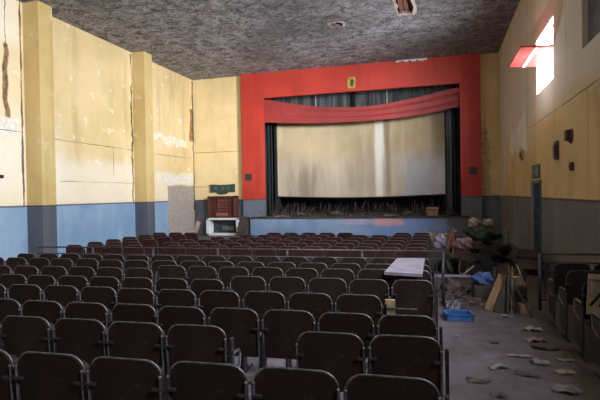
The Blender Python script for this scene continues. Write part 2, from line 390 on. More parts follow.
# stage
b = BM(); add_box(b, -8.6, 1.16, 21.5, 21.98, 0, .78)
st = struct('stage', b, 'stage_front', 'low blue stage front with peeling pink patch', 'stage')
b = BM(); add_box(b, -8.66, 1.2, 21.44, 26, .78, .86); r_ = obj('stage_floor', b, 'dark_wood', st); r_['kind'] = 'structure'
b = BM()
add_box(b, -8.9, 1.9, 26, 26.2, 0, HC); add_box(b, -9.1, -8.9, D+.3, 26, 0, HC); add_box(b, 1.9, 2.1, D+.3, 26, 0, HC); add_box(b, -9.1, 2.1, D+.3, 26.2, HC, HC+.1)
struct('wall_stage', b, 'dark_hall', 'dark walls of the stage behind the screen', 'wall')

# windows in the right wall
b = BM()
y0, y1, z0, z1 = WIN
for a in ((XR+.14, XR+.2, y0, y0+.05, z0, z1), (XR+.14, XR+.2, y1-.05, y1, z0, z1), (XR+.14, XR+.2, y0, y1, z0, z0+.04), (XR+.14, XR+.2, y0, y1, z1-.04, z1)): add_box(b, *a)
w1 = struct('window_1', b, 'white_paint', 'bright open window high in the right wall with red shutter', 'window')
sh = BM(); add_box(sh, -.66, .3, -.9, .9, -.02, .02); s_o = obj('shutter', sh, 'shutter', w1); s_o.location = (XR+.0, 12.8, 5.06); s_o.rotation_euler = (0, math.radians(4), 0); s_o['kind'] = 'structure'
b2 = BM(); add_box(b2, -.36, -.3, -.88, .88, -.034, -.02); add_box(b2, -.3, -.03, -.5, -.44, -.034, -.02); q = obj('batten', b2, 'white_paint', s_o); q['kind'] = 'structure'
b = box(XR+.1, XR+.16, 7.8, 9.68, 4.35, 5.7); add_box(b, XR+.08, XR+.1, 8.7, 8.76, 4.35, 5.7)
struct('window_2', b, 'boarded', 'dark boarded window at the top right edge', 'window')
for i, (y0, y1) in enumerate(((3.8, 5.7), (-.2, 1.7))):
    b = BM()
    for a in ((XR+.14, XR+.2, y0, y0+.05, 4.35, 5.7), (XR+.14, XR+.2, y1-.05, y1, 4.35, 5.7), (XR+.14, XR+.2, y0, y1, 4.35, 4.39), (XR+.14, XR+.2, y0, y1, 5.66, 5.7)): add_box(b, *a)
    struct('window_%d' % (i+3), b, 'white_paint', 'open window in the right wall behind the viewer', 'window')
# door in right wall
b = BM(); add_box(b, XR+.14, XR+.2, 13.42, 14.3, 0, 2.06)
d1 = struct('door_1', b, 'door_dark', 'dark blue door in the right wall', 'door')
b = BM(); add_box(b, XR-.03, XR+.3, 14.3, 14.66, 0, 2.12); add_box(b, XR-.03, XR+.06, 13.36, 13.42, 0, 2.12); add_box(b, XR-.03, XR+.06, 13.36, 14.66, 2.06, 2.14)
q = obj('frame', b, 'door_jamb', d1); q['kind'] = 'structure'

# ------------------------------------------------------------------ wall fixtures
def plate(name, label, cat, ax, u0, u1, z0, z1, at, depth, mat, outline=None):
    b = BM()
    if ax == 'x': add_box(b, u0, u1, at-depth, at, z0, z1, bev=min(.012, depth*.3))
    else: add_box(b, at-depth, at, u0, u1, z0, z1, bev=min(.012, depth*.3))
    return tag(obj(name, b, mat), label, cat)
# ornate plaque over cabinet
t_ = thing('wall_sign', 'dark green plaque with scrolled ends above the wooden cabinet', 'sign', (-10.21, 21.97, 2.26))
out = [(-.66, -.17), (-.6, -.2), (-.3, -.19), (-.22, -.27), (0, -.31), (.22, -.27), (.3, -.19), (.6, -.2), (.66, -.17), (.64, 0), (.67, .17), (.6, .2), (.2, .17), (-.2, .17), (-.6, .2), (-.67, .17), (-.64, 0)]
b = BM(); add_prism(b, out, -.05, .02); obj('plaque', b, 'green_plaque', t_)
b = BM()
for x in (-.36, .02, .33): add_prism(b, [(x-.06, -.05), (x+.06, -.06), (x+.05, .06), (x-.05, .05)], -.06, -.05)
obj('raised_mark', b, 'grey_panel', t_)
# emblem
t_ = thing('emblem', 'small gold shield emblem on the red arch beam', 'emblem', (-3.72, 21.82, 6.86))
b = BM(); add_prism(b, [(-.17, -.24), (.17, -.24), (.19, 0), (.17, .26), (-.17, .26), (-.19, 0)], -.06, 0); obj('backing', b, 'gold', t_)
b = BM(); add_prism(b, [(-.03, -.14), (.1, -.16), (.11, .15), (-.03, .16)], -.085, -.06); obj('dark_motif', b, 'green_plaque', t_)
for x, lab in ((-8.75, 'dark square plaque low on the left pillar of the red arch'), (1.4, 'dark square plaque low on the right pillar of the red arch')):
    t_ = thing('plaque', lab, 'plaque', (x, 21.765, 2.76), group='plaques on the arch pillars')
    obj('panel', box(-.17, .17, -.03, 0, -.17, .17, bev=.01), 'dark_plaque', t_)
    b = BM()
    for k in range(3): add_box(b, -.12, .12, -.04, -.03, -.1+k*.08, -.06+k*.08)
    obj('slats', b, 'iron', t_)
# right wall fixtures
t_ = thing('door_sign', 'dark green notice with pale marks above the side door', 'sign', (XR, 14.0, 2.36))
obj('panel', box(-.03, 0, -.52, .52, -.17, .19, bev=.008), 'green_plaque', t_)
b = BM(); add_box(b, -.036, -.03, -.32, -.12, -.1, .12); add_box(b, -.036, -.03, .0, .12, -.12, .06); add_box(b, -.036, -.03, .2, .4, .0, .1); obj('mark', b, 'plaque_pale', t_)
def disc(r, d, n=16):
    b = BM(); A = [b.verts.new((0, r*math.cos(2*PI*k/n), r*math.sin(2*PI*k/n))) for k in range(n)]; B = [b.verts.new((-d, .85*r*math.cos(2*PI*k/n), .85*r*math.sin(2*PI*k/n))) for k in range(n)]
    b.faces.new(A); b.faces.new(B[::-1])
    for k in range(n): b.faces.new((A[k], A[(k+1) % n], B[(k+1) % n], B[k]))
    return b
t_ = thing('wall_lamp', 'round pale ringed fitting on the right wall left of the door notice', 'wall fitting', (XR, 16.1, 2.96))
obj('ring', disc(.17, .06), 'sack', t_); q = obj('centre', disc(.09, .09), 'dark_plaque', t_)
t_ = thing('wall_lamp', 'narrow upright brown fitting on the right wall above the notice', 'wall fitting', (XR, 11.62, 2.73))
obj('back_plate', box(-.05, 0, -.14, .14, -.2, .2, bev=.01), 'dark_plaque', t_); obj('cap', box(-.08, -.05, -.1, .1, -.16, .12, bev=.01), 'brown_wood', t_)
t_ = thing('wall_lamp', 'highest dark round fitting on the right wall', 'wall fitting', (XR, 10.46, 2.91))
obj('back_plate', disc(.15, .05), 'dark_plaque', t_); obj('cap', box(-.12, -.05, -.07, .07, -.09, .12, bev=.02), 'brown_wood', t_)
t_ = thing('switch_box', 'small dark switch box low on the ochre right wall', 'switch box', (XR, 10.39, 2.32))
obj('case', box(-.05, 0, -.09, .09, -.08, .08, bev=.01), 'dark_plaque', t_); obj('toggle', box(-.07, -.05, -.02, .02, -.02, .03), 'iron', t_)
# tiny patch on left wall
plate('socket', 'small grey socket on the left wall near the left picture edge', 'socket', 'y', 10.65, 10.85, 2.48, 2.58, XL+.04, .04, 'iron')

# ------------------------------------------------------------------ stage dressing
def sheet(fn, nu, nv):
    b = BM(); g = [[b.verts.new(fn(i/nu, j/nv)) for j in range(nv+1)] for i in range(nu+1)]
    for i in range(nu):
        for j in range(nv): b.faces.new((g[i][j], g[i+1][j], g[i+1][j+1], g[i][j+1]))
    return b
t_ = thing('cinema_screen', 'large stained beige cinema screen on the stage', 'screen', (-3.77, 23.4, .86))
def scr(u, v):
    x = -4.07+8.14*u; z = .96+4.0*v - .10*math.sin(PI*u)*(1-v) - .02*u
    return (x, .12*math.sin(PI*u), z)
obj('canvas', sheet(scr, 24, 8), 'screen', t_, True)
b = BM()
add_tube(b, [(-4.1+8.2*k/16, .12*math.sin(PI*k/16)-.03, .93-.10*math.sin(PI*k/16)-.02*k/16) for k in range(17)], .035)
obj('bottom_batten', b, 'iron', t_)
b = BM(); add_box(b, -4.2, -4.06, -.03, .08, .5, 5.3); add_box(b, 4.06, 4.14, -.03, .08, .5, 5.3); add_box(b, -4.2, 4.14, .02, .1, 4.95, 5.2); add_box(b, -4.14, -4.0, .0, .2, 0, .9); add_box(b, 4, 4.14, 0, .2, 0, .9)
obj('frame', b, 'black', t_)
def drape(x0, x1, y, z0, z1, amp, waves):
    return sheet(lambda u, v: (x0+(x1-x0)*u, y+amp*math.sin(u*waves*2*PI)+.02*math.sin(v*9+u*5), z0+(z1-z0)*v), max(24, int(waves*8)), 6)
tag(obj('stage_curtain', drape(-8.68, -7.98, 23.1, .86, 6.7, .05, 4), 'black', None, True), 'black side drape left of the screen', 'curtain', 'black side drapes')
tag(obj('stage_curtain', drape(.62, 1.25, 23.1, .86, 6.7, .05, 4), 'black', None, True), 'black side drape right of the screen', 'curtain', 'black side drapes')
tag(obj('stage_curtain', drape(.34, .6, 23.25, .9, 6.6, .03, 2), 'grey_drape', None, True), 'narrow grey drape touching the right edge of the screen', 'curtain')
t_ = thing('backdrop_curtain', 'grey streaked drape showing above the red valance', 'curtain', (-3.7, 24.0, 0))
obj('cloth', drape(-4.8, 4.9, 0, 5.2, 7.3, .06, 14), 'grey_drape', t_, True)
b = BM()
for x in (-2.2, 1.35): add_box(b, x-.015, x+.015, -.16, -.13, 5.2, 7.2)
obj('cord', b, 'white_paint', t_)
b = box(-.35, -.2, -.2, -.12, 5.2, 7.2); obj('gap_strip', b, 'void', t_)
# valance: sagging top edge, bowed lower edge, fine curved pleats
def lerp(xs, ys, x):
    for i in range(len(xs)-1):
        if x <= xs[i+1]:
            f = (x-xs[i])/(xs[i+1]-xs[i]); f = max(0, min(1, f)); return ys[i]+(ys[i+1]-ys[i])*f
    return ys[-1]
def smooth_lerp(xs, ys, x): return sum(lerp(xs, ys, x+d) for d in (-.5, -.25, 0, .25, .5))/5
tx, tz = (-8.15, -6.75, -4.81, -3.4, -2.5, -.74, .9), (6.56, 6.2, 5.9, 5.83, 5.86, 6.1, 6.42)
bx, bz = (-8.15, -6.3, -4.81, -3.2, -1.62, -.2, .9), (5.4, 5.25, 5.19, 5.17, 5.22, 5.36, 5.58)
def val(u, v):
    x = -8.15+9.1*u; zb, zt = smooth_lerp(bx, bz, x), smooth_lerp(tx, tz, x)
    return (x, 22.2+.022*math.sin(v*5*PI+u*2)-.1*math.sin(PI*u)*(1-v)*.5, zb+(zt-zb)*v)
tag(obj('valance', sheet(val, 60, 40), 'valance', None, True), 'faded red valance cloth sagging across the top of the screen', 'valance')

# stage debris
def lump(w, d, h, seed, n=2):
    rs = random.Random(seed); b = BM(); bmesh.ops.create_icosphere(b, subdivisions=n, radius=1)
    ph = [rs.uniform(0, 6) for _ in range(6)]
    for v in b.verts:
        x, y, z = v.co; r = 1+.16*math.sin(4*x+ph[0])*math.cos(3*y+ph[1])+.14*math.sin(6*z+5*x+ph[2])+rs.uniform(-.07, .07)
        v.co = (x*r*w/2, y*r*d/2, max(0, (z*r+.72)/1.6)*h)
    return b
def crumple(w, d, h, seed, n=7):
    rs = random.Random(seed); b = BM()
    def sm(i, j):
        ed = .8 if i in (0, n) or j in (0, n) else 1.
        return ((i/n-.5)*w*rs.uniform(.85, 1.1)+rs.uniform(-.3, .3)*w/n, (j/n-.5)*d*rs.uniform(.85, 1.1)+rs.uniform(-.3, .3)*d/n, .004+h*rs.random()**1.6*ed)
    g = [[b.verts.new(sm(i, j)) for j in range(n+1)] for i in range(n+1)]
    for i in range(n):
        for j in range(n):
            if (i in (0, n-1)) and (j in (0, n-1)) and rs.random() < .5: continue
            b.faces.new((g[i][j], g[i+1][j], g[i+1][j+1], g[i][j+1]))
    return b
def put(name, bm, mat, label, cat, loc, rz=0, group=None, rot=None, smooth=False, kind=None):
    o = obj(name, bm, mat, None, smooth); o.location = loc; o.rotation_euler = rot or (0, 0, rz)
    return tag(o, label, cat, group, kind)
SF = .862
def carton(name, label, cat, loc, w, d, h, rz, mat='card', flaps=True, tilt=0., group=None):
    t_ = thing(name, label, cat, loc, rz, group)
    t_.rotation_euler = (tilt, 0, rz)
    b = BM(); th = .012
    add_box(b, -w/2, w/2, -d/2, d/2, 0, th)
    for a in ((-w/2, -w/2+th, -d/2, d/2, 0, h), (w/2-th, w/2, -d/2, d/2, 0, h), (-w/2, w/2, -d/2, -d/2+th, 0, h), (-w/2, w/2, d/2-th, d/2, 0, h)): add_box(b, *a)
    obj('body', b, mat, t_)
    if flaps:
        for s in (-1, 1):
            b = BM(); add_box(b, 0, d*.45, -w/2, w/2, 0, .008)
            f = obj('flap', b, mat, t_); f.location = (0, s*d/2, h); f.rotation_euler = (0, .5, s*PI/2)
    return t_
carton('carton', 'brown carton near the right end of the stage', 'carton', (-.3, 22.1, SF), .44, .36, .36, .2)
rs = random.Random(11)
put('paper_sheet', crumple(.62, .3, .07, 4), 'paper', 'flattened white papers on the stage lip right of centre', 'paper', (-2.1, 21.8, SF))
put('paper_sheet', crumple(.5, .3, .06, 5), 'paper', 'white scrap at the left end of the stage lip', 'paper', (-8.15, 21.65, SF))
put('paper_sheet', crumple(.75, .3, .05, 6), 'sack', 'beige torn cardboard sheet on the stage below the black drape', 'paper', (-7.1, 21.7, SF))
for i, (x, y, w, h, lab) in enumerate(((-6.3, 22.05, .4, .16, 'grey rubble lump on the stage left of centre'), (-4.6, 22.05, .5, .22, 'grey rubble lump on the stage under the screen centre'),
        (-1.35, 22.05, .45, .2, 'grey rubble lump on the stage between papers and carton'), (.45, 22.1, .4, .24, 'grey rubble lump at the right end of the stage'))):
    put('rubble_lump', lump(w, .35, h, 30+i), 'rubble', lab, 'rubble', (x, y, SF))
b = BM(); rs = random.Random(21)
for k in range(150):
    x, y = rs.uniform(-7.9, .75), rs.uniform(22.45, 22.95); l = rs.uniform(.15, .75); a = rs.uniform(0, PI); tz_ = rs.uniform(.7, 1.55)
    w = rs.uniform(.006, .014)
    p = Vector((x, y, SF)); q = p+Vector((math.cos(a)*math.cos(tz_), math.sin(a)*math.cos(tz_)*.4, math.sin(tz_)))*l
    add_tube(b, [p, q], w, 4)
for k in range(160):
    x, y = rs.uniform(-7.9, .75), rs.uniform(22.4, 22.95); s = rs.uniform(.02, .09)
    add_box(b, -s, s, -s*.7, s*.7, 0, s, rot=Matrix.Rotation(rs.uniform(0, 3), 3, 'Z'), loc=(x, y, SF))
tag(obj('debris', b, 'rubble'), 'splinters and plaster crumbs strewn along the stage', 'debris', None, 'stuff')
# steps at the left end of stage
t_ = thing('stage_steps', 'dark wooden steps at the left end of the stage', 'steps', (-8.88, 21.2, 0))
for k in range(4):
    obj('step', box(-.17, .2, -.35+k*.15, -.2+k*.15 if k < 3 else .3, 0, .22*(k+1)), 'dark_wood', t_)

# white fronted cabinet and wooden cabinet on top of it
t_ = thing('white_cabinet', 'white framed open cabinet with a dark inside, against the front wall', 'cabinet', (-9.91, 21.2, 0))
b = BM()
for a in ((-.84, -.7, 0, .6, 0, .84), (.7, .84, 0, .6, 0, .84), (-.84, .84, 0, .6, .74, .84), (-.84, .84, 0, .6, 0, .1)): add_box(b, *a, bev=.012)
obj('carcass', b, 'white_paint', t_)
obj('back_panel', box(-.7, .7, .5, .58, .1, .74), 'dark_inside', t_)
b = BM(); add_box(b, -.2, .42, .4, .5, .22, .42)
for k in range(4): add_box(b, -.18, .4, .38, .4, .24+k*.045, .26+k*.045)
obj('vent', b, 'grey_panel', t_)
t_ = thing('wooden_cabinet', 'red brown slatted wooden cabinet standing on the white cabinet', 'cabinet', (-9.98, 21.25, .84)); t_.scale = (.92, 1, 1)
b = BM()
for a in ((-.77, -.69, 0, .5, 0, 1.04), (.69, .77, 0, .5, 0, 1.04), (-.77, .77, 0, .5, .96, 1.04), (-.77, .77, 0, .5, 0, .06), (-.7, .7, .14, .48, .06, .96)): add_box(b, *a, bev=.01)
obj('carcass', b, 'brown_wood', t_)
for x in (-.42, -.22, .24, .44):
    obj('upright', box(x-.02, x+.02, .06, .14, .06, .96), 'brown_wood', t_)
for z in (.36, .5, .64, .8):
    obj('slat', box(-.28, .42, .07, .13, z, z+.03), 'brown_light', t_)
obj('ledge', box(-.32, .34, .0, .12, .08, .24, bev=.01), 'brown_light', t_)
# leaning torn boards beside seats at left
put('torn_board', (lambda b: (add_prism(b, [(-.16, 0), (.02, 0), (.14, .45), (.2, .86), (.05, .92), (-.05, .6), (-.2, .5)], 0, .03), b)[1])(BM()), 'sack', 'pale torn board leaning by the left front seats', 'board', (-9.75, 18.0, 0), rot=(-.15, .12, .2))

# ------------------------------------------------------------------ seats
T = .873
def tilt(x, z): return -(z-.42)*.07+.06*x*x
def seat_parts(root, bm_, pm_, em_, im_, am_, far=False, wide=False):
    k = 3 if far else 6
    b = BM(); add_prism(b, rrect(.228, .44, T-.006, .095, .03, k), -.012, .012, tilt); obj('backrest', b, bm_, root)
    path = [(.235, .5)]+[(x*1.02, z) for x, z in rrect(.23, .44, T-.004, .097, .03, k)[:2*(k+1)]]+[(-.235, .5)]
    b = BM(); add_tube(b, [(x, tilt(x, z), z) for x, z in path], .0072, 5 if far else 8); obj('edge_tube', b, em_, root, True)
    b = BM(); add_prism(b, rrect(.2, .43, .8, .06, .03, k), .055, .105, lambda x, z: -(z-.42)*.05); obj('seat', b, pm_, root)
    for s in (-1, 1):
        x = s*.236
        b = BM(); add_box(b, x-.006, x+.006, -.03, .03, 0, .6); add_box(b, x-.006, x+.006, -.13, .2, 0, .03)
        if wide: add_box(b, x-.008, x+.008, -.06, .24, .12, .58)
        obj('leg', b, im_, root)
        if not far:
            b = BM(); add_tube(b, [(x, -.02, .3), (x, -.045, .77)], .0062, 8); bmesh.ops.create_uvsphere(b, u_segments=8, v_segments=6, radius=.0105, matrix=Matrix.Translation((x, -.045, .775)))
            obj('pin', b, em_, root)
            obj('bracket', box(s*.188, s*.245, -.058, -.025, .692, .708), im_, root)
def armrest(root, s, am_):
    x = s*.238
    b = BM(); add_box(b, x-.012, x+.012, -.0, .2, .605, .63, bev=.008); add_tube(b, [(x, .19, .617), (x, .245, .61), (x, .275, .57), (x, .25, .47), (x, .03, .4)], .0115, 6)
    obj('armrest', b, am_, root)
CAMY = .278
def uv(x, y, z):       # only used to leave out seats that no view near the photograph's could show
    r_ = x*math.cos(CAMY)+y*math.sin(CAMY); d = -x*math.sin(CAMY)+y*math.cos(CAMY)
    return 300+487*r_/max(d, .1), d
ORD = 'zeroth first second third fourth fifth sixth seventh eighth ninth tenth eleventh twelfth thirteenth fourteenth fifteenth sixteenth seventeenth eighteenth nineteenth twentieth'.split()
near_p = thing('theatre_chair', 'x', 'chair'); seat_parts(near_p, 'seat_back', 'seat_pad', 'edge_metal', 'iron', 'arm_metal'); armrest(near_p, -1, 'arm_metal')
far_p = thing('theatre_chair', 'x', 'chair'); seat_parts(far_p, 'seat_red', 'seat_pad', 'edge_metal', 'iron', 'arm_metal', True)
dark_p = thing('theatre_chair', 'x', 'chair'); seat_parts(dark_p, 'seat_dark', 'seat_pad', 'iron', 'iron', 'iron', False, True); armrest(dark_p, -1, 'arm_wood')
used = set()
def place(proto, loc, rz, label, group, sx=1., rot=None):
    if proto.name not in used: used.add(proto.name); o = proto
    else: o = copy_thing(proto)
    o.location = loc; o.rotation_euler = rot or (0, 0, rz); o.scale = (sx, 1, 1); o['label'] = label; o['group'] = group
    return o
SK = -.0219
# (aisle-side segment, wall-side segment): Y0, X0, pitch, first place, last place
ROWS = [
 [(2.682, -.265, .545, 0, 14)],
 [(3.462, -.245, .529, 0, 14)],
 [(4.052, -.268, .501, 0, 14)],
 [(4.795, -.293, .490, 1, 14)],
 [(5.698, -.307, .496, 0, 4), (5.341, -2.708, .469, 0, 9)],
 [(6.440, -.339, .491, 0, 7), (6.002, -4.117, .472, 0, 7)],
 [(6.946, -.829, .480, -1, 9), (6.807, -5.666, .462, 0, 4)],
 [(7.567, -1.304, .471, -2, 8), (7.380, -5.557, .455, 0, 4)]]
MISSING = {(1, 0, 2)}
for ri, segs in enumerate(ROWS):
    cnt = 0
    for si, (Y0, X0, pw, a, bb) in enumerate(segs):
        for m in range(a, bb+1):
            x, y = X0-pw*m, Y0+SK*m
            if x < -7.75: break
            u, d = uv(x, y, T)
            if u < -70: break
            if (ri, si, m) in MISSING: continue
            cnt += 1
            aisle = 'nearest the aisle' if cnt == 1 else '%s in from the aisle' % ORD[cnt]
            rown = 'row nearest the camera' if ri == 0 else '%s row from the camera' % ORD[ri+1]
            o = place(near_p, (x, y+.03+random.uniform(-.02, .02), 0), math.radians(2.3)+random.uniform(-.015, .015), 'dark maroon cinema seat, %s, %s' % (rown, aisle), 'maroon seats this side of the railing', pw/.513)
            if m == a and si == 0 or (ri, si, m-1) in MISSING:
                armrest(o, 1, 'arm_metal')
                if m > a: continue
                b = BM(); add_box(b, .262, .286, -.03, .02, 0, .78, bev=.005); obj('end_post', b, 'iron', o)
# seats beyond the railing
FR = [(9.15, {11}), (9.8, {12}), (10.45, {12}), (11.1, {12, 11}), (11.8, {4, 10, 11, 12}), (12.5, {2, 3, 9, 10, 11, 12})]
for ri, (Y0, gone) in enumerate(FR):
    cnt = 0
    for m in range(0, 16):
        x, y = -.42-.48*m, Y0-.02*m
        if x < -7.75: break
        if m in gone: continue
        cnt += 1
        place(far_p, (x, y+random.uniform(-.03, .03), 0), math.radians(2.3)+random.uniform(-.03, .03),
              'maroon seat beyond the railing, %s row past it, %s' % (ORD[ri+1], 'nearest the aisle' if cnt == 1 else '%s in from the aisle' % ORD[cnt]), 'maroon seats beyond the railing', .47/.513)
# seats right of the aisle
for ri, y in enumerate((5.35, 6.03, 6.75, 7.42)):
    for c, x in enumerate((1.73, 2.22)):
        place(dark_p, (x, y, 0), math.radians(1.5), 'dusty dark seat right of the aisle, %s row there, %s' % (ORD[ri+1] if ri else 'nearest', 'beside the aisle' if c == 0 else 'beside the wall'), 'dark seats right of the aisle', .96)
for i, (x, y, z, rot, lab) in enumerate(((1.0, 12.75, .26, (-1.25, .1, .5), 'toppled dark seat lying on its back in the front aisle'), (1.75, 11.3, .26, (-1.3, .0, -.3), 'toppled dark seat second behind the right railing'),
        (1.72, 9.6, .26, (-1.3, .1, .15), 'toppled dark seat lying just behind the right railing'), (1.05, 10.9, .26, (-1.35, -.1, .9), 'toppled dark seat lying past the rubble heap'))):
    place(dark_p, (x, y, z), 0, lab, 'toppled dark seats in the front aisle', 1., rot)

# ------------------------------------------------------------------ railings
def railing(label, x0, y0, x1, y1, h, posts, n):
    t_ = thing('railing', label, 'railing', (x0, y0, 0), math.atan2(y1-y0, x1-x0), 'cross aisle railings'); ln = math.hypot(x1-x0, y1-y0)
    obj('top_rail', tubes(([(0, 0, h), (ln, 0, h)], .016)), 'rail', t_, True)
    obj('lower_rail', tubes(([(0, 0, .16), (ln, 0, .16)], .014)), 'rail', t_, True); obj('middle_rail', tubes(([(0, 0, h-.13), (ln, 0, h-.13)], .012)), 'rail', t_, True)
    for k in range(posts):
        p = ln*k/(posts-1); obj('post', tubes(([(p, 0, 0), (p, 0, h)], .024)), 'rail', t_, True)
    me = None
    for k in range(1, n):
        p = ln*k/n
        if me is None:
            o = obj('baluster', tubes(([(0, 0, .16), (0, 0, h-.13)], .009)), 'rail', t_); me = o.data
        else:
            o = bpy.data.objects.new('baluster', me); COL.objects.link(o); o.parent = t_
        o.location = (p, 0, 0)
railing('long grey pipe railing across the hall between the seat blocks', -7.95, 8.12, .05, 8.33, .9, 7, 78)
railing('short grey railing right of the aisle by the right wall', 1.5, 8.34, 2.42, 8.36, .88, 2, 12)

# thin upright rods by the white board
for i, (x, y, z1, lab) in enumerate(((-.7, 7.92, 1.02, 'thin pale rod standing behind the white board'), (-.79, 7.35, .88, 'thin pale rod standing left of the white board'))):
    put('metal_rod', tubes(([(0, 0, 0), (.01, 0, z1)], .009)), 'rail', lab, 'rod', (x, y, 0))
# white board laid over seat backs
b = BM(); add_prism(b, [(-.65, 5.93), (-.2, 5.85), (-.21, 7.28), (-.6, 7.25)], 0, .035)
for v in b.verts: v.co = (v.co.x, v.co.z, v.co.y)
tag(obj('white_board', b, 'white_board'), 'white board lying flat across the seat backs by the aisle', 'board').location = (0, 0, T+.012)
# odd wood piece where the seat is missing
put('wood_block', box(-.05, .05, -.02, .02, 0, .16, bev=.006), 'stick', 'upright tan wood piece in the seat gap by the aisle', 'wood piece', (-.49, 4.95, .64), .1)
put('wood_rail', tubes(([(-.28, 0, .0), (.28, 0, .0)], .014)), 'iron', 'bare metal bar bridging the seat gap by the aisle', 'bar', (-.5, 4.9, .72))
put('wood_plank', box(-.27, .27, -.05, .05, -.012, .012), 'green_board', 'greenish plank across the gap of the missing seat', 'plank', (-1.3, 3.5, .44))

# ------------------------------------------------------------------ junk in the aisle
t_ = thing('foam_tray', 'bright blue shallow tray on the aisle floor', 'tray', (.25, 7.55, 0), .12); t_.scale = (.84, .8, .8)
b = BM(); add_box(b, -.21, .21, -.2, .2, 0, .03)
for a in ((-.23, -.19, -.22, .22, 0, .11), (.19, .23, -.22, .22, 0, .11), (-.23, .23, -.22, -.18, 0, .11), (-.23, .23, .18, .22, 0, .11)): add_box(b, *a, bev=.008)
obj('tray_body', b, 'blue_plastic', t_); obj('rim_lip', (lambda b: ([add_box(b, *a) for a in ((-.24, .24, -.23, -.19, .1, .118), (-.24, .24, .19, .23, .1, .118), (-.24, -.2, -.23, .23, .1, .118), (.2, .24, -.23, .23, .1, .118))], b)[1])(BM()), 'blue_plastic', t_)
put('paper_heap', crumple(.2, .55, .16, 50), 'white_board', 'white crumpled plastic left of the blue tray', 'plastic', (.2, 8.08, 0))
put('tan_board', box(-.09, .09, -.015, .015, 0, .6, bev=.004), 'tan_board', 'tan board leaning in the aisle', 'board', (.74, 8.12, 0), rot=(-.3, .36, -.25))
put('green_board', box(-.09, .09, -.015, .015, 0, .58, bev=.004), 'green_board', 'dark green grey board leaning beside the tan board', 'board', (.87, 8.0, 0), rot=(-.3, .3, -.25))
carton('dark_crate', 'dark crate under the blue cloth in the aisle', 'crate', (.7, 9.05, 0), .3, .3, .26, .1, 'dark_wood', False)
put('blue_cloth', lump(.36, .3, .2, 61, 3), 'blue_cloth', 'crumpled blue cloth on the dark crate', 'cloth', (.72, 9.05, .25), .2, smooth=False)
put('paper_scrap', crumple(.2, .12, .04, 62), 'white_board', 'white scrap in front of the blue cloth', 'paper', (.55, 8.8, .02), .5)
put('white_plank', box(-.32, .32, -.06, .06, 0, .03), 'white_board', 'white plank propped across the aisle behind the rubble', 'plank', (.22, 9.45, .3), .05)
put('trestle_block', lump(.34, .2, .3, 63), 'rubble', 'grey rubble block under the white plank', 'rubble', (.2, 9.45, 0))
put('pale_stick', tubes(([(-.1, 0, .335), (.1, .05, .5)], .014)), 'sack', 'short pale stick rising from the white plank', 'stick', (.5, 9.45, 0))
b = BM(); rs = random.Random(5)
for k in range(170):
    r = rs.random(); x = rs.gauss(.33, .17); y = rs.uniform(8.3, 10.2); s = rs.uniform(.012, .06)
    x = max(.06, min(.66, x))
    vs = add_box(b, -s, s, -s*rs.uniform(.5, 1.2), s, 0, s*1.1, rot=Matrix.Rotation(rs.uniform(0, 3), 3, 'Z') @ Matrix.Rotation(rs.uniform(-.3, .3), 3, 'X'), loc=(x, y, .0+.0*s))
for k in range(10): 
    x, y = rs.uniform(.1, .6), rs.uniform(8.5, 10)
    add_tube(b, [(x, y, .02), (x+rs.uniform(-.25, .25), y+rs.uniform(-.2, .2), .1)], .012, 5)
tag(obj('rubble', b, 'rubble'), 'heap of broken plaster and splinters across the aisle', 'rubble', None, 'stuff')
# junk heap by the stage end of the seats
put('red_bag', lump(.34, .36, .5, 70, 3), 'red_bag', 'dull red bag in the junk heap at the end of the seats', 'bag', (.56, 12.2, 0))
put('pink_cloth', lump(.42, .4, .26, 71, 3), 'pink_cloth', 'pale pink cloth on top of the red bag', 'cloth', (.53, 12.25, .505))
put('brown_sack', lump(.3, .34, .62, 72, 3), 'dark_plaque', 'brown sack left of the red bag', 'sack', (.2, 12.75, 0))
put('dark_sack', lump(.42, .42, .46, 73, 3), 'green_board', 'dark sack at the foot of the junk heap', 'sack', (.24, 11.65, 0))
put('white_bag', lump(.34, .3, .3, 74, 3), 'white_board', 'white bag among the sticks of the junk heap', 'bag', (.02, 12.2, .52))
put('junk_box', box(-.22, .22, -.18, .18, 0, .54, bev=.01), 'dark_wood', 'dark box under the white bag', 'box', (.0, 12.2, 0))
put('brown_stick', tubes(([(0, 0, 0), (.16, 0, .5)], .03)), 'brown_light', 'thick brown stick standing in the junk heap', 'stick', (.16, 12.1, .52), 0)
put('brown_stick', tubes(([(0, 0, -.5), (.02, 0, .42), (.1, 0, .46)], .024)), 'stick', 'tan stick with a bent end in the junk heap', 'stick', (.3, 12.2, .5), 0)
put('torn_board', (lambda b: (add_prism(b, [(-.04, 0), (.06, 0), (-.14, .4), (-.2, .38)], 0, .02), b)[1])(BM()), 'paper', 'white torn strip pointing up left of the junk heap', 'board', (-.08, 12.25, .56))
put('carton_sheet', box(-.2, .2, -.012, .012, 0, .24), 'card', 'pinkish card sheet behind the white bag', 'card', (.02, 12.6, .62), rot=(.2, 0, 0))
put('green_tarp', lump(.95, .8, .42, 80, 3), 'green_tarp', 'green tarpaulin heap beside the right pillar of the arch', 'tarpaulin', (1.2, 15.1, .45))
put('seat_pad_heap', lump(1.0, .7, .38, 81, 3), 'seat_dark', 'dark heap of seat padding under the green tarpaulin', 'padding', (1.3, 15.1, 0))
put('pale_sack', lump(.34, .3, .24, 82, 3), 'sack', 'pale sack on the left of the green tarpaulin', 'sack', (.98, 15.0, .86))
put('pale_sack', lump(.3, .3, .2, 83, 3), 'sack', 'smaller pale sack on the right of the green tarpaulin', 'sack', (1.36, 15.1, .86))
put('small_bag', lump(.2, .2, .72, 86, 2), 'plaque_pale', 'small grey bag at the far right of the tarpaulin', 'bag', (1.85, 15.2, .0))
